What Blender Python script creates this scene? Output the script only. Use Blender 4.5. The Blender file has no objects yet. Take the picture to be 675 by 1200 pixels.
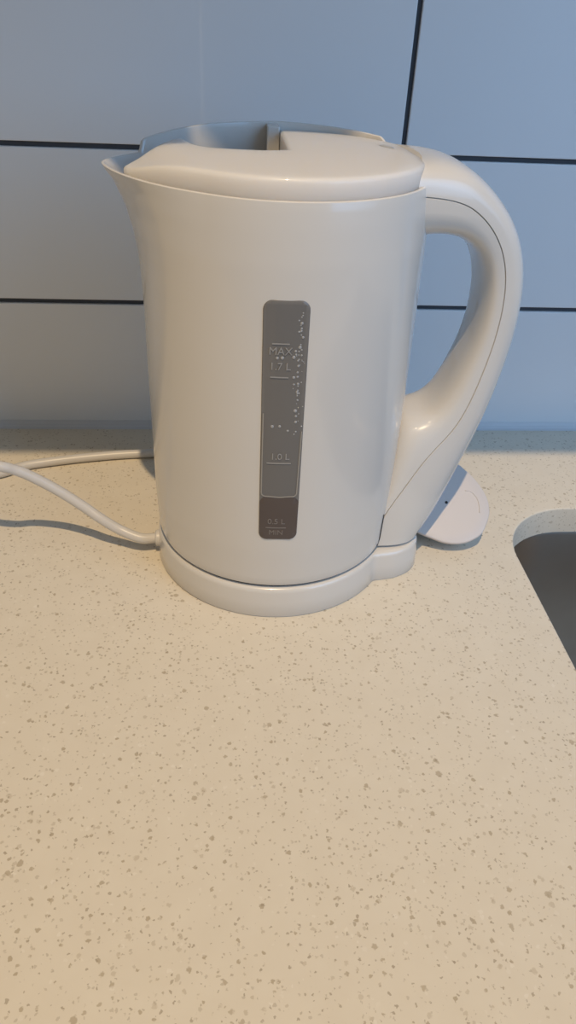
import bpy, bmesh, math, random
from mathutils import Vector, Matrix, geometry

random.seed(7)
SC = bpy.context.scene
COL = SC.collection
PI = math.pi

# ------------------------------------------------------------------ camera
F_PX = 870.0
RIGHT = Vector((0.9967444, -0.0691247, 0.0415010))
DOWN = Vector((-0.0053755, -0.5705638, -0.8212357))
FWD = Vector((0.0804467, 0.8183390, -0.5690778))
CAM = Vector((0.0, -0.52118, 0.28032))
cam_data = bpy.data.cameras.new('camera')
cam_data.sensor_fit = 'VERTICAL'
cam_data.sensor_height = 36.0
cam_data.lens = F_PX / 1200.0 * 36.0
cam_data.clip_start = 0.01
cam = bpy.data.objects.new('camera', cam_data)
COL.objects.link(cam)
up = -DOWN
back = -FWD
cam.matrix_world = Matrix(((RIGHT.x, up.x, back.x, CAM.x), (RIGHT.y, up.y, back.y, CAM.y),
                           (RIGHT.z, up.z, back.z, CAM.z), (0, 0, 0, 1)))
SC.camera = cam

# ------------------------------------------------------------------ materials
def new_mat(name):
    m = bpy.data.materials.new(name)
    m.use_nodes = True
    return m, m.node_tree.nodes, m.node_tree.links, m.node_tree.nodes['Principled BSDF']

def plain(name, rgb, rough=0.4, metal=0.0, spec=0.5, sss=0.0, noise=0.0, nscale=40.0, bump=0.0, bscale=200.0, coat=0.0):
    m, N, L, b = new_mat(name)
    b.inputs['Roughness'].default_value = rough
    b.inputs['Metallic'].default_value = metal
    b.inputs['Specular IOR Level'].default_value = spec
    b.inputs['Coat Weight'].default_value = coat
    b.inputs['Coat Roughness'].default_value = 0.05
    if sss > 0:
        b.inputs['Subsurface Weight'].default_value = sss
        b.inputs['Subsurface Radius'].default_value = (1.0, 0.9, 0.8)
        b.inputs['Subsurface Scale'].default_value = 0.02
    tc = N.new('ShaderNodeTexCoord')
    nz = N.new('ShaderNodeTexNoise')
    nz.inputs['Scale'].default_value = nscale
    L.new(tc.outputs['Object'], nz.inputs['Vector'])
    mx = N.new('ShaderNodeMix'); mx.data_type = 'RGBA'
    mx.inputs[6].default_value = tuple(c * (1 - noise) for c in rgb) + (1,)
    mx.inputs[7].default_value = tuple(min(1, c * (1 + noise)) for c in rgb) + (1,)
    L.new(nz.outputs['Fac'], mx.inputs[0])
    L.new(mx.outputs[2], b.inputs['Base Color'])
    if bump > 0:
        n2 = N.new('ShaderNodeTexNoise'); n2.inputs['Scale'].default_value = bscale
        L.new(tc.outputs['Object'], n2.inputs['Vector'])
        bp = N.new('ShaderNodeBump'); bp.inputs['Strength'].default_value = bump
        bp.inputs['Distance'].default_value = 0.0005
        L.new(n2.outputs['Fac'], bp.inputs['Height'])
        L.new(bp.outputs['Normal'], b.inputs['Normal'])
    return m

M_KETTLE = plain('kettle_white_plastic', (0.665, 0.64, 0.60), 0.24, noise=0.01, coat=0.5)
M_LID = plain('lid_white_plastic', (0.68, 0.655, 0.62), 0.38, noise=0.01, spec=0.3, sss=0.8, coat=0.2)
M_CORD = plain('cord_white_pvc', (0.62, 0.60, 0.57), 0.35, noise=0.02)
M_PLUG = plain('plug_white_plastic', (0.60, 0.56, 0.54), 0.4, noise=0.01)
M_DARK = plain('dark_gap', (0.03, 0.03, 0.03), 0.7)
M_TILE = plain('white_wall_tile', (0.715, 0.74, 0.765), 0.34, noise=0.02, nscale=6.0, spec=0.3)
M_GROUT = plain('dark_grey_grout', (0.055, 0.06, 0.07), 0.85, noise=0.15, nscale=90)
M_SEAL = plain('white_sealant', (0.55, 0.57, 0.60), 0.4, noise=0.03)
M_STEEL = plain('brushed_steel', (0.38, 0.34, 0.29), 0.45, metal=1.0, noise=0.05, nscale=60)
M_BRASS = plain('brass_pin', (0.75, 0.62, 0.35), 0.3, metal=1.0)
M_PAINT = plain('painted_board', (0.22, 0.22, 0.22), 0.6)  # dark so the unseen cupboards bounce little light

def stone():
    m, N, L, b = new_mat('speckled_quartz')
    tc = N.new('ShaderNodeTexCoord')
    wn = N.new('ShaderNodeTexNoise'); wn.inputs['Scale'].default_value = 900.0; wn.inputs['Detail'].default_value = 1.0
    L.new(tc.outputs['Object'], wn.inputs['Vector'])
    sub = N.new('ShaderNodeVectorMath'); sub.operation = 'SUBTRACT'; sub.inputs[1].default_value = (0.5, 0.5, 0.5)
    L.new(wn.outputs['Color'], sub.inputs[0])
    scl = N.new('ShaderNodeVectorMath'); scl.operation = 'SCALE'; scl.inputs['Scale'].default_value = 0.0016
    L.new(sub.outputs[0], scl.inputs[0])
    add = N.new('ShaderNodeVectorMath'); add.operation = 'ADD'
    L.new(tc.outputs['Object'], add.inputs[0]); L.new(scl.outputs[0], add.inputs[1])
    base = N.new('ShaderNodeTexNoise'); base.inputs['Scale'].default_value = 70.0; base.inputs['Detail'].default_value = 4.0
    L.new(tc.outputs['Object'], base.inputs['Vector'])
    mx = N.new('ShaderNodeMix'); mx.data_type = 'RGBA'
    mx.inputs[6].default_value = (0.665, 0.600, 0.490, 1)
    mx.inputs[7].default_value = (0.725, 0.665, 0.552, 1)
    L.new(base.outputs['Fac'], mx.inputs[0])
    cur = mx.outputs[2]

    def flecks(cur, scale, gate, size, colour, strength):
        v = N.new('ShaderNodeTexVoronoi'); v.inputs['Scale'].default_value = scale
        L.new(add.outputs[0], v.inputs['Vector'])
        sp = N.new('ShaderNodeSeparateColor'); L.new(v.outputs['Color'], sp.inputs[0])
        g = N.new('ShaderNodeMath'); g.operation = 'LESS_THAN'; g.inputs[1].default_value = gate
        L.new(sp.outputs[0], g.inputs[0])
        # radius varies from cell to cell
        rr = N.new('ShaderNodeMath'); rr.operation = 'MULTIPLY_ADD'
        rr.inputs[1].default_value = size * 0.8; rr.inputs[2].default_value = size * 0.35
        L.new(sp.outputs[1], rr.inputs[0])
        d = N.new('ShaderNodeMath'); d.operation = 'SUBTRACT'
        L.new(rr.outputs[0], d.inputs[0]); L.new(v.outputs['Distance'], d.inputs[1])
        s = N.new('ShaderNodeMapRange'); s.inputs[1].default_value = 0.0; s.inputs[2].default_value = 0.10
        L.new(d.outputs[0], s.inputs[0])
        mu = N.new('ShaderNodeMath'); mu.operation = 'MULTIPLY'
        L.new(s.outputs[0], mu.inputs[0]); L.new(g.outputs[0], mu.inputs[1])
        st = N.new('ShaderNodeMath'); st.operation = 'MULTIPLY_ADD'
        st.inputs[1].default_value = strength * 0.6; st.inputs[2].default_value = strength * 0.4
        L.new(sp.outputs[2], st.inputs[0])
        mu2 = N.new('ShaderNodeMath'); mu2.operation = 'MULTIPLY'
        L.new(mu.outputs[0], mu2.inputs[0]); L.new(st.outputs[0], mu2.inputs[1])
        k = N.new('ShaderNodeMix'); k.data_type = 'RGBA'
        k.inputs[7].default_value = colour + (1,)
        L.new(cur, k.inputs[6]); L.new(mu2.outputs[0], k.inputs[0])
        return k.outputs[2]
    cur = flecks(cur, 270.0, 0.09, 0.38, (0.42, 0.35, 0.25), 0.8)
    cur = flecks(cur, 430.0, 0.24, 0.42, (0.40, 0.33, 0.23), 0.8)
    cur = flecks(cur, 680.0, 0.24, 0.46, (0.36, 0.30, 0.22), 0.8)
    cur = flecks(cur, 520.0, 0.06, 0.50, (0.82, 0.77, 0.68), 0.35)
    L.new(cur, b.inputs['Base Color'])
    b.inputs['Roughness'].default_value = 0.42
    b.inputs['Specular IOR Level'].default_value = 0.3
    return m
M_STONE = stone()

def smoky():
    m, N, L, b = new_mat('smoky_window_plastic')
    b.inputs['Base Color'].default_value = (0.25, 0.243, 0.235, 1)
    b.inputs['Roughness'].default_value = 0.16
    tr = N.new('ShaderNodeBsdfTransparent'); tr.inputs['Color'].default_value = (0.50, 0.48, 0.46, 1)
    mix = N.new('ShaderNodeMixShader'); mix.inputs[0].default_value = 0.35
    L.new(b.outputs[0], mix.inputs[1]); L.new(tr.outputs[0], mix.inputs[2])
    L.new(mix.outputs[0], N['Material Output'].inputs['Surface'])
    return m
M_SMOKY = smoky()
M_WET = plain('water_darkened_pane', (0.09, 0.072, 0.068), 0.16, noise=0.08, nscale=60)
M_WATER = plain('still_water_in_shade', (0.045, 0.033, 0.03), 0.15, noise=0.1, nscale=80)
M_MENISCUS = plain('waterline', (0.32, 0.30, 0.27), 0.25)
M_MARK = plain('raised_gauge_mark', (0.31, 0.305, 0.30), 0.3)
M_MARK_LOW = plain('raised_gauge_mark_over_water', (0.20, 0.18, 0.17), 0.3)
M_DROP = plain('water_drop', (0.36, 0.36, 0.36), 0.06, spec=0.8)

# ------------------------------------------------------------------ helpers
def link(name, me, mats, parent=None, smooth=True, auto=None):
    o = bpy.data.objects.new(name, me)
    COL.objects.link(o)
    for m in (mats if isinstance(mats, (list, tuple)) else [mats]):
        me.materials.append(m)
    if parent is not None:
        o.parent = parent
    if smooth:
        for p in me.polygons:
            p.use_smooth = True
        if auto is not None:
            me.set_sharp_from_angle(angle=math.radians(auto))
    return o

def from_bm(name, bm, mats, parent=None, smooth=True, auto=None, recalc=True):
    if recalc:
        bmesh.ops.recalc_face_normals(bm, faces=bm.faces[:])
    me = bpy.data.meshes.new(name)
    bm.to_mesh(me); bm.free()
    return link(name, me, mats, parent, smooth, auto)

def empty(name, loc, label, cat, group=None):
    o = bpy.data.objects.new(name, None)
    o.empty_display_size = 0.02
    COL.objects.link(o)
    o.location = loc
    o['label'] = label; o['category'] = cat
    if group: o['group'] = group
    return o

def loft(bm, rings, close_ring=True, cap0=False, cap1=False, mat=0):
    vs = [[bm.verts.new(p) for p in r] for r in rings]
    for a, b in zip(vs[:-1], vs[1:]):
        n = len(a)
        for i in range(n if close_ring else n - 1):
            j = (i + 1) % n
            f = bm.faces.new((a[i], a[j], b[j], b[i])); f.material_index = mat
    if cap0: bm.faces.new(vs[0]).material_index = mat
    if cap1: bm.faces.new(list(reversed(vs[-1]))).material_index = mat
    return vs

def box(bm, x0, x1, y0, y1, z0, z1, bev=0.0, mat=0, seg=2):
    t = bmesh.new()
    bmesh.ops.create_cube(t, size=1.0)
    for v in t.verts:
        v.co = Vector(((x0 + x1) / 2 + v.co.x * (x1 - x0), (y0 + y1) / 2 + v.co.y * (y1 - y0), (z0 + z1) / 2 + v.co.z * (z1 - z0)))
    if bev > 0:
        bmesh.ops.bevel(t, geom=t.edges[:], offset=bev, segments=seg, profile=0.5, affect='EDGES')
    me = bpy.data.meshes.new('tmp'); t.to_mesh(me); t.free()
    n0 = len(bm.faces)
    bm.from_mesh(me); bpy.data.meshes.remove(me)
    bm.faces.ensure_lookup_table()
    for f in bm.faces[n0:]: f.material_index = mat

def catmull(pts, n):
    P = [Vector(p) for p in pts]
    P = [P[0] * 2 - P[1]] + P + [P[-1] * 2 - P[-2]]
    out = []
    for i in range(1, len(P) - 2):
        for k in range(n):
            t = k / n
            a, b, c, d = P[i - 1], P[i], P[i + 1], P[i + 2]
            out.append(0.5 * ((2 * b) + (c - a) * t + (2 * a - 5 * b + 4 * c - d) * t * t + (3 * b - a - 3 * c + d) * t ** 3))
    out.append(P[-2].copy())
    return out

def tube(bm, pts, r, n=14, cap=True):
    rings = []
    prev = None
    for i, p in enumerate(pts):
        t = (pts[min(i + 1, len(pts) - 1)] - pts[max(i - 1, 0)]).normalized()
        if prev is None:
            a = t.orthogonal().normalized()
        else:
            a = (prev - t * prev.dot(t)).normalized()
        prev = a
        b = t.cross(a)
        rr = r(i / (len(pts) - 1)) if callable(r) else r
        rings.append([p + (a * math.cos(2 * PI * k / n) + b * math.sin(2 * PI * k / n)) * rr for k in range(n)])
    loft(bm, rings, True, cap, cap)

def structure(o):
    o['kind'] = 'structure'
    return o

# ------------------------------------------------------------------ the setting: tiled wall, sealant, unseen bulkhead
ROW0 = 0.0986          # centre line of the lowest visible grout joint
PITCH, GROUT, TW = 0.1, 0.0032, 0.30
JOINT_X = 0.1142
bm = bmesh.new()
XL, XR, ZT = -0.80, 1.10, 0.520
box(bm, XL, XR, 0.0022, 0.03, -0.03, ZT, 0, 1)
row = 0
z0 = ROW0 - PITCH + GROUT / 2
while z0 < ZT - 0.01:
    z1 = min(z0 + PITCH - GROUT, ZT)
    zz0 = max(z0, 0.0006)
    off = JOINT_X + (0.0 if row % 2 == 0 else 0.15)
    k0 = math.floor((XL - off) / TW)
    x = off + k0 * TW
    while x < XR:
        a, b_ = max(x + GROUT / 2, XL), min(x + TW - GROUT / 2, XR)
        if b_ - a > 0.004:
            box(bm, a, b_, 0.0, 0.006, zz0, z1, 0.0006, 0)
        x += TW
    z0 += PITCH; row += 1
w = structure(from_bm('wall_back', bm, [M_TILE, M_GROUT], smooth=False))

bm = bmesh.new()                                    # thin bead of sealant in the corner
prof = [(-0.0004, 0.0), (-0.0045, 0.0), (-0.0028, 0.0012), (-0.0014, 0.0028), (-0.0003, 0.0055), (0.0, 0.0055)]
loft(bm, [[(x, y, z) for y, z in prof] for x in (XL, XR)], True, True, True)
structure(from_bm('trim_1', bm, M_SEAL, smooth=False))

# unseen wall cupboards above: two deep runs keep the lamplight off the wall
BULK_Z = 0.520
for n_, (xa, xb, yf) in enumerate(((XL, -0.014, -0.2906), (-0.013, 0.096, -0.2507), (0.097, XR, -0.2906))):  # shallower middle front invented so lamplight reaches the lid
    bm = bmesh.new()
    box(bm, xa, xb, yf, 0.03, BULK_Z, 0.80, 0.001)
    structure(from_bm('trim_%d' % (n_ + 2), bm, M_PAINT, smooth=False))

# ------------------------------------------------------------------ worktop with sink cut-out
SX0, SX1, SY0, SY1, SR = 0.1800, 0.62, -0.52, -0.1155, 0.052
def sink_loop(grow=0.0, n=14):
    x0, x1, y0, y1, r = SX0 - grow, SX1 + grow, SY0 - grow, SY1 + grow, SR + grow
    out = []
    for cx, cy, a0 in ((x0 + r, y0 + r, PI), (x1 - r, y0 + r, 1.5 * PI), (x1 - r, y1 - r, 0), (x0 + r, y1 - r, 0.5 * PI)):
        for k in range(n + 1):
            a = a0 + 0.5 * PI * k / n
            out.append(Vector((cx + r * math.cos(a), cy + r * math.sin(a))))
    return out
TH = 0.020
bm = bmesh.new()
TX0, TX1, TY0, TY1 = XL, XR, -0.62, -0.0002
inner = sink_loop(0.0012)
outer = [Vector(p) for p in ((TX0, TY0), (TX1, TY0), (TX1, TY1), (TX0, TY1))]
def cdt_cap(bm, loops, z, mat=0):
    pts, edges = [], []
    for lp in loops:
        s = len(pts)
        pts += [Vector((p[0], p[1])) for p in lp]
        edges += [(s + i, s + (i + 1) % len(lp)) for i in range(len(lp))]
    r = geometry.delaunay_2d_cdt(pts, edges, [], 1, 1e-7)
    vs = [bm.verts.new((p.x, p.y, z)) for p in r[0]]
    hole = loops[1] if len(loops) > 1 else None
    for f in r[2]:
        c = sum((Vector((r[0][i].x, r[0][i].y)) for i in f), Vector((0, 0))) / len(f)
        if hole and inside(c, hole): continue
        if not inside(c, loops[0]): continue
        bm.faces.new([vs[i] for i in f]).material_index = mat
def inside(p, poly):
    c = False
    n = len(poly)
    for i in range(n):
        a, b = poly[i], poly[(i + 1) % n]
        if (a[1] > p[1]) != (b[1] > p[1]) and p[0] < (b[0] - a[0]) * (p[1] - a[1]) / (b[1] - a[1]) + a[0]:
            c = not c
    return c
cdt_cap(bm, [outer, inner], 0.0)
cdt_cap(bm, [outer, sink_loop(0.0)], -TH)
loft(bm, [[(p.x, p.y, z) for p in outer] for z in (0.0, -TH)])
rim = []
for k in range(5):                                   # eased edge round the hole
    a = 0.5 * PI * k / 4
    rim.append([(p.x, p.y, -0.0012 + 0.0012 * math.cos(a)) for p in sink_loop(0.0012 * (1 - math.sin(a)))])
rim.append([(p.x, p.y, -TH) for p in sink_loop(0.0)])
loft(bm, rim)
bmesh.ops.remove_doubles(bm, verts=bm.verts[:], dist=1e-6)
wt = from_bm('worktop', bm, M_STONE, smooth=True, auto=40)
wt['label'] = 'cream speckled stone worktop under the kettle, along the tiled wall'
wt['category'] = 'worktop'

# ------------------------------------------------------------------ sink bowl under the worktop
sk = empty('kitchen_sink', ((SX0 + SX1) / 2, (SY0 + SY1) / 2, -0.20), 'dark stainless steel sink bowl set into the worktop at right', 'sink')
off = -sk.location
bm = bmesh.new()
rings = [[(p.x, p.y, -TH - 0.0004) for p in sink_loop(0.012)], [(p.x, p.y, -TH - 0.0004) for p in sink_loop(0.0015)],
         [(p.x, p.y, -TH - 0.003) for p in sink_loop(0.0005)], [(p.x, p.y, -0.10) for p in sink_loop(-0.001)],
         [(p.x, p.y, -0.165) for p in sink_loop(-0.003)]]
for k in range(1, 6):
    a = 0.5 * PI * k / 5
    rings.append([(p.x, p.y, -0.165 - 0.02 * math.sin(a)) for p in sink_loop(-0.003 - 0.02 * (1 - math.cos(a)))])
cx, cy = (SX0 + SX1) / 2, (SY0 + SY1) / 2
last = sink_loop(-0.023)
for s in (0.6, 0.25, 0.105):
    rings.append([(cx + (p.x - cx) * s, cy + (p.y - cy) * s, -0.185 - 0.003 * (1 - s)) for p in last])
loft(bm, rings)
for v in bm.verts: v.co += off
o = from_bm('bowl', bm, M_STEEL, sk, auto=50)
bm = bmesh.new()
rings = []
for r, z in ((0.0, -0.1905), (0.030, -0.1905), (0.036, -0.187), (0.043, -0.1865), (0.045, -0.1885), (0.045, -0.20), (0.0, -0.20)):
    rings.append([(cx + max(r, 1e-4) * math.cos(2 * PI * k / 32), cy + max(r, 1e-4) * math.sin(2 * PI * k / 32), z) for k in range(32)])
loft(bm, rings)
for v in bm.verts: v.co += off
from_bm('drain_strainer', bm, M_STEEL, sk, auto=50)

# ------------------------------------------------------------------ kettle (local frame: x to the handle, y to the wall)
KX, KY = 0.0273, -0.1499
ket = empty('electric_kettle', (KX, KY, 0.0200), 'white plastic jug kettle with dark water window and loop handle', 'kettle')
KZ = 0.0200
def add_k(name, bm, mats, parent=None, **kw):
    for v in bm.verts: v.co.z -= KZ
    return from_bm(name, bm, mats, parent or ket, **kw)

def lerp_tab(tab, x):
    if x <= tab[0][0]: return tab[0][1]
    for (a, va), (b, vb) in zip(tab[:-1], tab[1:]):
        if x <= b:
            t = (x - a) / (b - a)
            return va + (vb - va) * t
    return tab[-1][1]
R_TAB = [(0.0206, 0.0672), (0.024, 0.0682), (0.045, 0.0690), (0.12, 0.0689), (0.19, 0.0684), (0.205, 0.0677), (0.2153, 0.0669), (0.23, 0.0665)]
SP_TAB = [(0.150, 0.0), (0.165, 0.0004), (0.178, 0.0013), (0.188, 0.0030), (0.1994, 0.0066), (0.2103, 0.0125), (0.2150, 0.0172), (0.219, 0.0180), (0.23, 0.018)]
def adiff(a, b):
    return (a - b + PI) % (2 * PI) - PI
def spout_f(th):
    d = math.degrees(abs(adiff(th, PI)))
    d = math.sqrt(d * d + 9.0) - 2.0
    return max(0.0, 1 - d / 56.0) ** 1.5
def body_r(th, z):
    return lerp_tab(R_TAB, z) + lerp_tab(SP_TAB, z) * spout_f(th)
def sstep(a, b, x):
    t = min(1, max(0, (x - a) / (b - a)))
    return t * t * (3 - 2 * t)
def rim_z(th):
    d = math.degrees(th % (2 * PI))
    z = 0.2153 + 0.0010 * spout_f(th)
    far = 0.0
    if 28 < d < 160:
        far = sstep(28, 40, d) * (1 - sstep(155.5, 158.0, d))
    top = lerp_tab([(38, 0.2246), (55, 0.2256), (75, 0.2264), (90, 0.2268), (124, 0.2260), (140, 0.2243), (150, 0.2226), (158, 0.2208)], d)
    return z + (top - z) * far

WZ0, WZ1, WTH = 0.0535, 0.1765, math.radians(8.6)       # water window opening
WC = math.radians(-91.9)
def win_dist(th, z):
    """signed distance (m) outside of the rounded window outline, on the unrolled wall"""
    u = adiff(th, WC) * 0.069
    t = (z - WZ0) / (WZ1 - WZ0)
    hw = 0.0091 + 0.0004 * t
    r = 0.0040
    qx = abs(u) - (hw - r)
    qz = abs(z - (WZ0 + WZ1) / 2) - ((WZ1 - WZ0) / 2 - r)
    return math.hypot(max(qx, 0), max(qz, 0)) + min(max(qx, qz), 0) - r

bm = bmesh.new()
NT = 360
ths = [2 * PI * i / NT for i in range(NT)]
zs_frac = [0.0, 0.006, 0.015, 0.03]
nz = 110
for k in range(1, nz):
    zs_frac.append(0.03 + (0.985 - 0.03) * k / (nz - 1))
def wall_pt(th, z, inset=0.0):
    r = body_r(th, z) - inset
    return Vector((r * math.cos(th), r * math.sin(th), z))
rings = [[Vector((0.060 * math.cos(t), 0.060 * math.sin(t), 0.0206)) for t in ths],
         [Vector((0.0655 * math.cos(t), 0.0655 * math.sin(t), 0.0206)) for t in ths]]
for f in zs_frac:
    rings.append([wall_pt(t, 0.0212 + (rim_z(t) - 0.0212) * f) for t in ths])
for k in range(1, 5):                               # rounded rim lip
    a = PI * k / 5
    rings.append([wall_pt(t, rim_z(t) - 0.0010 + 0.0010 * math.sin(a), 0.0010 * (1 - math.cos(a))) for t in ths])
rings.append([wall_pt(t, rim_z(t) - 0.003, 0.0021) for t in ths])
for f in (0.9, 0.8, 0.65, 0.5, 0.35, 0.2, 0.08):
    rings.append([wall_pt(t, 0.024 + (rim_z(t) - 0.003 - 0.024) * f, 0.0024) for t in ths])
rings.append([Vector((0.055 * math.cos(t), 0.055 * math.sin(t), 0.0235)) for t in ths])
V = loft(bm, rings, cap0=True, cap1=True)
# cut the water window through both walls
kill = []
for f in bm.faces:
    if len(f.verts) != 4: continue
    c = f.calc_center_median()
    th = math.atan2(c.y, c.x)
    if win_dist(th, c.z) < -0.0006 and c.y < -0.05: kill.append(f)
bmesh.ops.delete(bm, geom=kill, context='FACES_ONLY')
for v in [v for v in bm.verts if not v.link_faces]: bm.verts.remove(v)
body = add_k('body', bm, M_KETTLE, auto=45)

# rib on the inside of the far rim
bm = bmesh.new()
box(bm, -0.0062, 0.0004, 0.0545, 0.0652, 0.185, 0.2258, 0.0008)
add_k('hinge_rib', bm, M_KETTLE, body, smooth=False)

# ---- lid
def lid_out(th):
    d = math.degrees(th % (2 * PI))
    nose = spout_f(th)
    return 0.0640 + 0.0170 * nose
def lid_edge_z(th):
    return 0.2222 - 0.0050 * sstep(0.04, 0.62, spout_f(th))
out = []
for d in range(195, 360 + 89, 1):
    th = math.radians(d)
    r = lid_out(th)
    if d < 199: r -= 0.0012 * ((199 - d) / 4) ** 2
    out.append(Vector((r * math.cos(th), r * math.sin(th))))
out[-1].x = 0.0008
cut = catmull([(p[0], p[1], 0) for p in ((0.0006, 0.0575), (0.0004, 0.035), (0.0002, 0.012), (0.0, -0.0125))], 8)
out += [Vector((p.x, p.y)) for p in cut[1:]]
cut = catmull([(p[0], p[1], 0) for p in ((0.0, -0.0125), (-0.009, -0.0148), (-0.018, -0.0140), (-0.027, -0.0118), (-0.0345, -0.0085), (-0.0405, -0.0020), (-0.0445, 0.0085), (-0.0468, 0.0165), (-0.0492, 0.0188), (-0.0520, 0.0170), (-0.0608, 0.0010), (-0.0700, -0.0155))], 6)
out += [Vector((p.x, p.y)) for p in cut[1:-2]]
# even out and inset
def inset(poly, d):
    n = len(poly); res = []
    for i in range(n):
        a, b, c = poly[i - 1], poly[i], poly[(i + 1) % n]
        n1 = Vector((-(b - a).y, (b - a).x)); n2 = Vector((-(c - b).y, (c - b).x))
        n1.normalize(); n2.normalize()
        m = n1 + n2
        m = m.normalized() / max(0.5, m.normalized().dot(n1)) if m.length > 1e-6 else n1
        res.append(b + m * d)
    return res
def lid_z(p):
    r = p.length
    th = math.atan2(p.y, p.x)
    e = lid_edge_z(th)
    k = sstep(0.052, 0.075, r)
    return (0.2222 * (1 - k) + e * k) + 0.0008 + 0.0026 * (1 - min(1, (r / 0.066)) ** 2)
bm = bmesh.new()
ring_pts = [[(p.x, p.y, 0.2095) for p in inset(out, 0.0002)], [(p.x, p.y, 0.2135) for p in out]]
FR = 0.0019
for k in range(0, 6):
    a = 0.5 * PI * k / 5
    q = inset(out, FR * (1 - math.cos(a)))
    ring_pts.append([(qq.x, qq.y, lid_z(qq) - FR + FR * math.sin(a)) for qq in q])
vs = loft(bm, ring_pts)
q = inset(out, FR)
pts = [v.co.to_2d() for v in vs[-1]]
nb = len(pts)
edges = [(i, (i + 1) % nb) for i in range(nb)]
g = 0.0035
for i in range(-22, 23):
    for j in range(-22, 23):
        p = Vector((g * (i + 0.5 * (j % 2)), g * 0.866 * j))
        if inside(p, pts) and min((p - c).length for c in pts) > 0.0016: pts.append(p)
res = geometry.delaunay_2d_cdt(pts, edges, [], 1, 1e-7)
vv = [bm.verts.new((p.x, p.y, lid_z(Vector((p.x, p.y))))) for p in res[0]]
for f in res[2]:
    c = sum((res[0][i] for i in f), Vector((0, 0))) / len(f)
    if inside(c, pts[:nb]): bm.faces.new([vv[i] for i in f])
bmesh.ops.remove_doubles(bm, verts=bm.verts[:], dist=2e-5)
lid = add_k('lid', bm, M_LID, auto=50)
# small moulded notch mark near the handle
bm = bmesh.new()
for (x, y, a) in ((0.0485, 0.0130, 0.5),):
    t = bmesh.new(); bmesh.ops.create_uvsphere(t, u_segments=20, v_segments=12, radius=1.0)
    for v in t.verts:
        c = v.co.copy()
        X, Y = c.x * 0.0026, c.y * 0.0050
        v.co = Vector((x + X * math.cos(a) - Y * math.sin(a), y + X * math.sin(a) + Y * math.cos(a), lid_z(Vector((x, y))) - 0.0001 + c.z * 0.0006))
    me = bpy.data.meshes.new('t'); t.to_mesh(me); t.free(); bm.from_mesh(me); bpy.data.meshes.remove(me)
add_k('latch_mark', bm, M_LID, lid)

# ---- handle: fan of stations I (inner) -> O (outer) with half width w, in the kettle's symmetry plane
ST = [  # Is, Iz, Os, Oz, w, seam fraction measured from I, extra far-side width
    (0.0620, 0.1900, 0.0615, 0.2241, 0.0315, 0.62, 0.0150),
    (0.0711, 0.1915, 0.0690, 0.2244, 0.0300, 0.58, 0.0080),
    (0.0798, 0.1908, 0.0815, 0.2215, 0.0275, 0.54, 0.0020),
    (0.0892, 0.1868, 0.0950, 0.2125, 0.0240, 0.50, 0.0),
    (0.0962, 0.1785, 0.1070, 0.2005, 0.0212, 0.47, 0.0),
    (0.0998, 0.1680, 0.1155, 0.1870, 0.0195, 0.45, 0.0),
    (0.1010, 0.1545, 0.1212, 0.1690, 0.0185, 0.43, 0.0),
    (0.0997, 0.1380, 0.1225, 0.1470, 0.0182, 0.42, 0.0),
    (0.0957, 0.1235, 0.1205, 0.1260, 0.0188, 0.43, 0.0),
    (0.0902, 0.1080, 0.1170, 0.1065, 0.0200, 0.45, 0.0),
    (0.0830, 0.0975, 0.1125, 0.0880, 0.0215, 0.46, 0.0),
    (0.0745, 0.0945, 0.1068, 0.0690, 0.0235, 0.44, 0.0),
    (0.0655, 0.0900, 0.1010, 0.0505, 0.0265, 0.41, 0.0),
    (0.0600, 0.0640, 0.0950, 0.0350, 0.0300, 0.28, 0.0),
    (0.0550, 0.0400, 0.0905, 0.0260, 0.0322, 0.12, 0.0),
    (0.0540, 0.0208, 0.0870, 0.0208, 0.0330, 0.08, 0.0),
]
NSUB = 6
def interp(idx):
    P = catmull([(s[0], s[1], s[4]) for s in ST], NSUB)
    Q = catmull([(s[2], s[3], s[5]) for s in ST], NSUB)
    X = catmull([(s[6], 0, 0) for s in ST], NSUB)
    for A in (P, Q):
        for _ in range(14):
            B = [p.copy() for p in A]
            for i in range(1, len(A) - 1):
                A[i] = (B[i - 1] + B[i] * 2 + B[i + 1]) / 4
    return P, Q, X
PI_, PO_, PX_ = interp(0)
NS = len(PI_)
def section(i, shrink=0.0):
    """closed section: list of (frac from I to O, y) -> 3-D points; index 0..N"""
    I = Vector((PI_[i].x, 0, PI_[i].y)); O = Vector((PO_[i].x, 0, PO_[i].y)); wd = PI_[i].z - shrink
    sf = PO_[i].z
    return I, O, wd, sf
def sup(c, e):
    return math.copysign(abs(c) ** e, c)
NSEC = 24
def arc_pts(i, part):
    I, O, wd, sf = section(i)
    t_pos = i / (NS - 1) * (len(ST) - 1)
    e = 0.62
    seam = I.lerp(O, sf)
    # bend the end stations round the kettle wall
    bend = 1 - sstep(0.0, 2.2, t_pos)
    pts = []
    for k in range(NSEC + 1):
        a = PI * k / NSEC                       # +y seam -> extreme -> -y seam
        y = (wd + (max(0, PX_[i].x) if a < PI / 2 else 0)) * sup(math.cos(a), e)
        h = sup(math.sin(a), e)
        p = seam.lerp(O if part == 'out' else I, h)
        s = p.x - bend * (0.0645 - math.sqrt(max(0, 0.0645 ** 2 - y * y)))
        pts.append(Vector((s, y, p.z)))
    return pts
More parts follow.
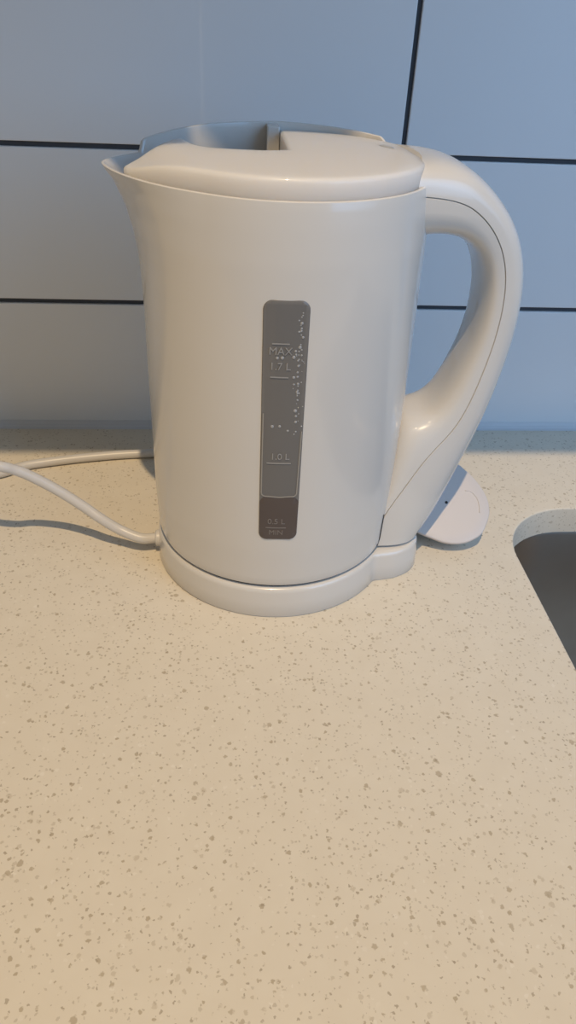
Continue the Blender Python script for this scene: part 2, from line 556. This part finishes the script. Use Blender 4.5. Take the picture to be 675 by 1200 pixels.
def half(part, shrink):
    bm = bmesh.new()
    rings = []
    for i in range(NS):
        a = arc_pts(i, part)
        if shrink:                                # thin V groove along the seam
            I, O, wd, sf = section(i)
            c = I.lerp(O, sf)
            d = (O - I).normalized() * (0.00035 if part == 'out' else -0.00035)
            q0, q1 = a[0].copy(), a[-1].copy()
            a = [p + d * (1 - math.sin(PI * k / NSEC)) ** 6 for k, p in enumerate(a)]
            a = [q0 + Vector((0, -0.0009, 0))] + a + [q1 + Vector((0, 0.0009, 0))]
        rings.append(a)
    loft(bm, rings, True, True, True)
    return bm
handle = add_k('handle', half('in', True), M_KETTLE, auto=40)
cover = add_k('handle_cover', half('out', True), M_KETTLE, handle, auto=40)

# dark parting line where the cover meets the wall low down
bm = bmesh.new()
tube(bm, [Vector(((body_r(math.radians(-29.6), z) + 0.0001) * math.cos(math.radians(-29.6)), (body_r(math.radians(-29.6), z) + 0.0001) * math.sin(math.radians(-29.6)), z)) for z in (0.0215, 0.027, 0.033, 0.039, 0.0435)], 0.00042, 8)
add_k('parting_line', bm, M_DARK, handle)

# ---- water window: smoky pane, water behind it, gauge marks, droplets
def on_wall(u, z, h):
    th = WC + u / 0.069
    r = body_r(th, z) + h
    return Vector((r * math.cos(th), r * math.sin(th), z))
def win_outline(z0, z1, w0, w1, r, n=8):
    out = []
    for sx, zc, hw, a0 in ((1, z1 - r, w1, 0), (-1, z1 - r, w1, PI / 2), (-1, z0 + r, w0, PI), (1, z0 + r, w0, 1.5 * PI)):
        for k in range(n + 1):
            a = a0 + PI / 2 * k / n
            out.append((sx * (hw - r) + r * math.cos(a), zc + r * math.sin(a)))
    return out
def panel(outline, h0, h1, edge=0.0004):
    """thin curved plate following the kettle wall"""
    bm = bmesh.new()
    n = len(outline)
    cu = sum(p[0] for p in outline) / n; cz = sum(p[1] for p in outline) / n
    def ring(s, h):
        return [on_wall(cu + (p[0] - cu) * s[0], cz + (p[1] - cz) * s[1], h) for p in outline]
    W = max(abs(p[0] - cu) for p in outline); H = max(abs(p[1] - cz) for p in outline)
    e = (1 - edge / W, 1 - edge / H)
    rings = [ring((1, 1), h0), ring((1, 1), h1 - edge), ring(e, h1)]
    vs = loft(bm, rings)
    # cap built as strips so it follows the curve
    def cap(vr):
        pts = [Vector(((p[0] - cu) , (p[1] - cz))) for p in outline]
        L = len(vr)
        return
    # front face: grid in u, z clipped by outline via cdt
    for (sc, h, flip) in ((e, h1, False), ((1, 1), h0, True)):
        pts = [Vector((cu + (p[0] - cu) * sc[0], cz + (p[1] - cz) * sc[1])) for p in outline]
        nb = len(pts); ed = [(i, (i + 1) % nb) for i in range(nb)]
        lim = pts[:]
        g = 0.0016
        iu = int(W / g) + 1; iz = int(H / 0.004) + 1
        for i in range(-iu, iu + 1):
            for j in range(-iz, iz + 1):
                p = Vector((cu + i * g, cz + j * 0.004))
                if inside(p, lim) and min((p - c).length for c in lim) > 0.0005: pts.append(p)
        r = geometry.delaunay_2d_cdt(pts, ed, [], 1, 1e-8)
        vv = [bm.verts.new(on_wall(p.x, p.y, h)) for p in r[0]]
        for f in r[2]:
            bm.faces.new([vv[i] for i in f])
    bmesh.ops.remove_doubles(bm, verts=bm.verts[:], dist=2e-6)
    return bm
win = add_k('water_window', panel(win_outline(WZ0 - 0.0004, WZ1 + 0.0004, 0.0097, 0.0101, 0.0042), -0.0019, 0.0005), M_SMOKY, auto=40)
win['label'] = 'dark grey smoky water level window'
WL = 0.0795                                         # water level
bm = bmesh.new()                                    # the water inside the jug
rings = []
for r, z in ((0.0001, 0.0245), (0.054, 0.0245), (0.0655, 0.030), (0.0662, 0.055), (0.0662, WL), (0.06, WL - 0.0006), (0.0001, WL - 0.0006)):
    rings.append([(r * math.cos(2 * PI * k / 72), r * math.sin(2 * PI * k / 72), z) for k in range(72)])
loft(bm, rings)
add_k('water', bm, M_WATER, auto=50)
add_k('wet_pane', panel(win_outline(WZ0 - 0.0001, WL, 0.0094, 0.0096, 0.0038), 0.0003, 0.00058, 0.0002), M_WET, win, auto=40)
# bright waterline: a thin U frame seen through the pane
def ribbon(pts, wd, h0, h1):
    bm = bmesh.new()
    n = len(pts)
    L, Rr = [], []
    for i, p in enumerate(pts):
        a = Vector(pts[max(0, i - 1)]); b = Vector(pts[min(n - 1, i + 1)])
        t = (b - a).normalized(); nn = Vector((-t.y, t.x)) * wd / 2
        L.append(Vector(p) + nn); Rr.append(Vector(p) - nn)
    rings = []
    for l, r in zip(L, Rr):
        rings.append([on_wall(l.x, l.y, h0), on_wall(l.x, l.y, h1), on_wall(r.x, r.y, h1), on_wall(r.x, r.y, h0)])
    loft(bm, rings, True, True, True)
    return bm
ul, ur = -0.0088, 0.0084
pts = [(ul, WL + 0.045), (ul, WL + 0.02), (ul, WL + 0.003)] + [(ul + 0.002 - 0.002 * math.cos(a), WL + 0.002 - 0.002 * math.sin(a)) for a in (0.2, 0.6, 1.0, 1.4)] \
    + [(ul + 0.004, WL), (0, WL - 0.0003), (ur - 0.004, WL)] + [(ur - 0.002 + 0.002 * math.sin(a), WL + 0.002 - 0.002 * math.cos(a)) for a in (0.2, 0.6, 1.0, 1.4)] + [(ur, WL + 0.003), (ur + 0.0003, WL + 0.02), (ur + 0.0007, WL + 0.036)]
add_k('waterline', ribbon(pts, 0.00055, 0.0002, 0.00075), M_MENISCUS, win, smooth=False)
# gauge marks
def mark_bm(u0, u1, z, t=0.0006):
    return ribbon([(u0 + (u1 - u0) * k / 6, z) for k in range(7)], t, 0.0002, 0.0008)
def text_bm(s, u, z, size):
    cu = bpy.data.curves.new('t', 'FONT'); cu.body = s; cu.size = size; cu.align_x = 'CENTER'; cu.align_y = 'CENTER'
    cu.extrude = 0.0003
    ob = bpy.data.objects.new('t', cu); COL.objects.link(ob)
    bpy.context.view_layer.update()
    me = ob.to_mesh()
    bm = bmesh.new(); bm.from_mesh(me)
    ob.to_mesh_clear()
    bpy.data.objects.remove(ob); bpy.data.curves.remove(cu)
    for v in bm.verts:
        v.co = on_wall(u + v.co.x, z + v.co.y, 0.0005 + v.co.z)
    return bm
for z, u0, u1 in ((0.1425, -0.0062, 0.0018), (0.0985, -0.0066, 0.0048), (0.0608, -0.0062, 0.0040), (0.1580, -0.0058, 0.0018)):
    add_k('gauge_line', mark_bm(u0, u1, z, 0.0005), M_MARK if z > WL else M_MARK_LOW, win, smooth=False)
for s, u, z, sz in (('MAX', -0.0020, 0.1545, 0.0048), ('1.7 L', -0.0020, 0.1475, 0.0048), ('1.0 L', -0.0005, 0.1020, 0.0046), ('0.5 L', -0.0010, 0.0645, 0.0044), ('MIN', -0.0010, 0.0578, 0.0040)):
    add_k('gauge_lettering', text_bm(s, u, z, sz), M_MARK if z > WL else M_MARK_LOW, win, smooth=False)
# condensation on the window
bm = bmesh.new()
def drop(u, z, r):
    t = bmesh.new(); bmesh.ops.create_uvsphere(t, u_segments=14, v_segments=8, radius=1.0)
    for v in t.verts:
        c = v.co.copy()
        v.co = on_wall(u + c.x * r, z + c.y * r, 0.0005 + c.z * r * 0.45)
    me = bpy.data.meshes.new('t'); t.to_mesh(me); t.free(); bm.from_mesh(me); bpy.data.meshes.remove(me)
rnd = random.Random(3)
for (u, z, r) in ((0.0066, 0.1672, .0007), (0.0074, 0.161, .0006), (0.0063, 0.1565, .0008), (0.0045, 0.1548, .0006), (0.0060, 0.1480, .0006), (0.0038, 0.1520, .0008), (0.0058, 0.1450, .0005), (0.0042, 0.1425, .0007), (0.0062, 0.1395, .0006), (0.0060, 0.1355, .0006),
                  (0.0056, 0.1262, .0009), (0.0060, 0.1235, .0006), (0.0060, 0.1205, .0007), (-0.0034, 0.1515, .0007), (-0.0012, 0.1516, .0008), (-0.0046, 0.1180, .0008), (-0.0012, 0.1182, .0007), (0.0026, 0.1160, .0006)):
    drop(u, z, r)
for k in range(46):
    drop(0.0068 + rnd.gauss(0, 0.0011), rnd.uniform(0.113, 0.172), rnd.uniform(0.00022, 0.0005))
dr = add_k('condensation', bm, M_DROP, win)
dr['kind'] = 'stuff'

# ------------------------------------------------------------------ power base with its cord
pb = empty('kettle_power_base', (KX, KY, 0.0), 'low white round power base under the kettle, cord leaving at left', 'kettle base')
def base_loop(grow=0.0, n=240):
    """circle joined with the rounded spur under the handle"""
    out = []
    R = 0.0699 + grow
    hw0, hw1, xe, rc = 0.0405 + grow, 0.0372 + grow, 0.0872 + grow, 0.021 + grow
    for i in range(n):
        th = 2 * PI * i / n
        c, s = math.cos(th), math.sin(th)
        r = R
        if c > 0.5:
            # march outwards through the spur's rounded box
            lo, hi = 0.0, 0.14
            for _ in range(40):
                m = (lo + hi) / 2
                x, y = m * c, abs(m * s)
                hw = hw0 + (hw1 - hw0) * min(1, max(0, (x - 0.055) / 0.02))
                qx = x - (xe - rc); qy = y - (hw - rc)
                d = math.hypot(max(qx, 0), max(qy, 0)) + min(max(qx, qy), 0) - rc
                if d < 0: lo = m
                else: hi = m
            r = max(R, lo)
        out.append((r * c, r * s))
    return out
bm = bmesh.new()
rings = []
prof = [(-0.004, 0.0), (-0.0006, 0.0), (0.0, 0.0008), (-0.0004, 0.010), (-0.0010, 0.0160)]
for k in range(1, 6):
    a = PI / 2 * k / 5
    prof.append((-0.0010 - 0.0026 * (1 - math.cos(a)), 0.0160 + 0.0030 * math.sin(a)))
prof += [(-0.012, 0.0190)]
for g_, z in prof:
    rings.append([(x, y, z) for x, y in base_loop(g_)])
loft(bm, rings, True, True, True)
from_bm('base_shell', bm, M_KETTLE, pb, auto=50)
# raised centre the jug sits on ; its near-black colour stands for the gap's shade
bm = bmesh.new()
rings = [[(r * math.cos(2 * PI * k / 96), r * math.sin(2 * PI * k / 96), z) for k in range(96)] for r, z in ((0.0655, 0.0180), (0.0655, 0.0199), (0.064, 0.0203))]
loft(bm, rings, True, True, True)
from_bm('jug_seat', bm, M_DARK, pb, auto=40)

# cord: rays through the picture fix the heights of its rising loop
def ray_z(u, v, z):
    d = RIGHT * ((u - 337.5) / F_PX) + DOWN * ((v - 600) / F_PX) + FWD
    return CAM + d * ((z - CAM.z) / d.z)
run = [Vector((-0.0360, -0.1572, 0.0088)), Vector((-0.0425, -0.1572, 0.0088))]
for u, v, z in ((165, 630.5, 0.0100), (140, 620.5, 0.0140), (118, 607.5, 0.0207), (100, 595, 0.0265), (70, 576, 0.0367), (40, 560, 0.0468), (18, 551, 0.0532), (-10, 545, 0.0585)):
    run.append(ray_z(u, v, z))
run += [Vector(p) for p in ((-0.165, -0.148, 0.059), (-0.205, -0.137, 0.052), (-0.232, -0.112, 0.034), (-0.228, -0.088, 0.014), (-0.200, -0.078, 0.0045))]
for u, v in ((-8, 556), (30, 545.5), (80, 538.5), (130, 533.5), (165, 531.5), (182, 531)):
    run.append(ray_z(u, v, 0.0034))
PLUG_T = Vector((0.1235, -0.1180, 0.0165))
run += [Vector(p) for p in ((-0.015, -0.046, 0.0034), (0.035, -0.047, 0.0034), (0.075, -0.056, 0.0034), (0.100, -0.072, 0.0040), (0.116, -0.090, 0.0090))] + [PLUG_T]
kp = Vector((KX, KY, 0))
bm = bmesh.new()
tube(bm, [p - kp for p in catmull(run, 10)], 0.0031, 16)
cord = from_bm('cord', bm, M_CORD, pb)
cord['label'] = 'white round power cord'
bm = bmesh.new()
tube(bm, [p - kp for p in catmull([(-0.0375, -0.1572, 0.0088), (-0.0418, -0.1572, 0.0088), (-0.0432, -0.1572, 0.0088), (-0.0438, -0.1572, 0.0088)], 4)], lambda t: 0.0050 - 0.0010 * max(0, t - 0.6) / 0.4, 20)
from_bm('strain_relief', bm, M_CORD, cord)

# ------------------------------------------------------------------ mains plug leaning on its pins
TILT = math.radians(37)
O0 = ray_z(530, 637, 0.0085)
NRM = Vector((0.0, -math.sin(TILT), math.cos(TILT)))
UP = Vector((0.0, math.cos(TILT), math.sin(TILT)))
RT = Vector((1, 0, 0))
def on_face(u, v):
    d = RIGHT * ((u - 337.5) / F_PX) + DOWN * ((v - 600) / F_PX) + FWD
    t = (O0 - CAM).dot(NRM) / d.dot(NRM)
    p = CAM + d * t - O0
    return p.dot(RT), p.dot(UP)
seen = [on_face(*p) for p in ((510, 632), (520, 635.5), (530, 637), (541, 636.7), (550, 634.5), (558, 630.5), (565, 625), (571, 613), (574, 600), (572.5, 588), (568, 577), (560, 565), (552, 556), (545, 550), (538, 544))]
print('PLUG', [(round(a, 4), round(b, 4)) for a, b in seen])
hid = [(0.0065, 0.0530), (-0.004, 0.0545), (-0.0160, 0.0510), (-0.0255, 0.042), (-0.0290, 0.030), (-0.0280, 0.0185), (-0.0225, 0.0088)]
outl = [Vector(p) for p in seen] + [Vector(p) for p in hid]
sm = catmull([(p.x, p.y, 0) for p in outl + outl[:1]], 5)[:-1]
outl = [Vector((p.x, p.y)) for p in sm]
cen = sum(outl, Vector((0, 0))) / len(outl)
plug = empty('mains_plug', O0 + RT * cen.x + UP * cen.y - Vector((0, 0, (O0 + UP * cen.y).z)), 'white mains plug lying on the worktop behind the kettle handle', 'plug')
def pf(a, b, h):
    return O0 + RT * a + UP * b + NRM * h - plug.location
bm = bmesh.new()
rings = []
for s, h in ((0.60, -0.0155), (0.70, -0.0150), (0.78, -0.0135), (0.86, -0.0085), (0.95, -0.0045), (0.985, -0.0030), (1.0, -0.0016), (0.997, -0.0007), (0.985, -0.0002), (0.965, 0.0)):
    rings.append([pf(*(cen + (p - cen) * s), h) for p in outl])
vs = loft(bm, rings, True, True, False)
c0 = bm.verts.new(pf(cen.x, cen.y, 0.0003))
prev = vs[-1]
for s in (0.7, 0.35):
    cur = [bm.verts.new(pf(*(cen + (p - cen) * s), 0.0003 * (1 - s))) for p in outl]
    for i in range(len(outl)):
        j = (i + 1) % len(outl)
        bm.faces.new((prev[i], prev[j], cur[j], cur[i]))
    prev = cur
for i in range(len(outl)):
    bm.faces.new((prev[i], prev[(i + 1) % len(outl)], c0))
from_bm('plug_body', bm, M_PLUG, plug, auto=50)
# dark dot and moulded arc
sc = on_face(523, 589)
bm = bmesh.new()
rings = [[pf(sc[0] + r * math.cos(2 * PI * k / 20), sc[1] + r * math.sin(2 * PI * k / 20), h) for k in range(20)] for r, h in ((0.0009, 0.0), (0.0009, 0.0005), (0.0006, 0.0005))]
loft(bm, rings, True, True, True)
o = from_bm('dark_dot', bm, M_DARK, plug); o['label'] = 'small dark dot'
arc = [on_face(*p) for p in ((545, 575), (551, 576), (556, 580), (560, 586), (562, 594), (562, 601))]
A = [Vector(p) for p in catmull([(a, b, 0) for a, b in arc], 6)]
bm = bmesh.new()
tube(bm, [pf(p.x, p.y, 0.0001) for p in A], 0.0004, 8)
from_bm('moulded_arc', bm, M_PLUG, plug)
# three pins under the body reach down to the worktop
for (a, b, sx, sy) in ((cen.x, cen.y + 0.011, 0.002, 0.004), (cen.x - 0.011, cen.y - 0.010, 0.0032, 0.002), (cen.x + 0.011, cen.y - 0.010, 0.0032, 0.002)):
    top = pf(a, b, -0.0150)
    zt = (top + plug.location).z
    ln = min(0.020, (zt - 0.0045) / math.cos(TILT))
    if ln < 0.003: continue
    bm = bmesh.new()
    rings = []
    for h in (-0.0150, -0.0150 - ln + 0.001, -0.0150 - ln):
        k = 0.7 if h == -0.0150 - ln else 1.0
        rings.append([pf(a + p[0] * sx * k, b + p[1] * sy * k, h) for p in ((-1, -1), (1, -1), (1, 1), (-1, 1))])
    loft(bm, rings, True, True, True)
    from_bm('plug_pin', bm, M_BRASS, plug, smooth=False)
# cord grip
bm = bmesh.new()
e0 = PLUG_T - plug.location
tube(bm, [e0 + (pf(cen.x - 0.012, cen.y + 0.004, -0.008) - e0) * t for t in (0, 0.25, 0.5, 0.75, 1.0)], lambda t: 0.0040 + 0.0016 * t, 14)
from_bm('cord_grip', bm, M_PLUG, plug)

# ------------------------------------------------------------------ light: ceiling downlight, window at right, room ambient
LAMP = Vector((0.0, -0.881, 1.75))
ld = bpy.data.lights.new('ceiling_downlight', 'SPOT')
ld.energy = 89.0; ld.color = (1.0, 0.75, 0.46)
ld.shadow_soft_size = 0.014
ld.spot_size = math.radians(75); ld.spot_blend = 0.6
lo = bpy.data.objects.new('ceiling_downlight', ld); COL.objects.link(lo)
lo.location = LAMP
lo.rotation_euler = (Vector((0.02, -0.30, 0)) - LAMP).to_track_quat('-Z', 'Y').to_euler()

wd = bpy.data.lights.new('window_daylight', 'AREA')
wd.shape = 'RECTANGLE'; wd.size = 0.7; wd.size_y = 0.8
wd.energy = 1.75; wd.color = (0.25, 0.55, 1.0); wd.spread = math.radians(95)
wo = bpy.data.objects.new('window_daylight', wd); COL.objects.link(wo)
wo.location = (0.72, -0.66, 0.55)
wo.rotation_euler = (Vector((0.30, 0.0, 0.26)) - Vector(wo.location)).to_track_quat('-Z', 'Y').to_euler()

W = bpy.data.worlds.new('room'); SC.world = W
W.use_nodes = True
bg = W.node_tree.nodes['Background']
bg.inputs['Color'].default_value = (1.0, 1.0, 0.99, 1)
bg.inputs['Strength'].default_value = 0.25

# ------------------------------------------------------------------ colour management
SC.view_settings.view_transform = 'Standard'
SC.view_settings.look = 'None'
SC.view_settings.exposure = 0.0
SC.view_settings.gamma = 1.0
SC.view_settings.use_curve_mapping = False
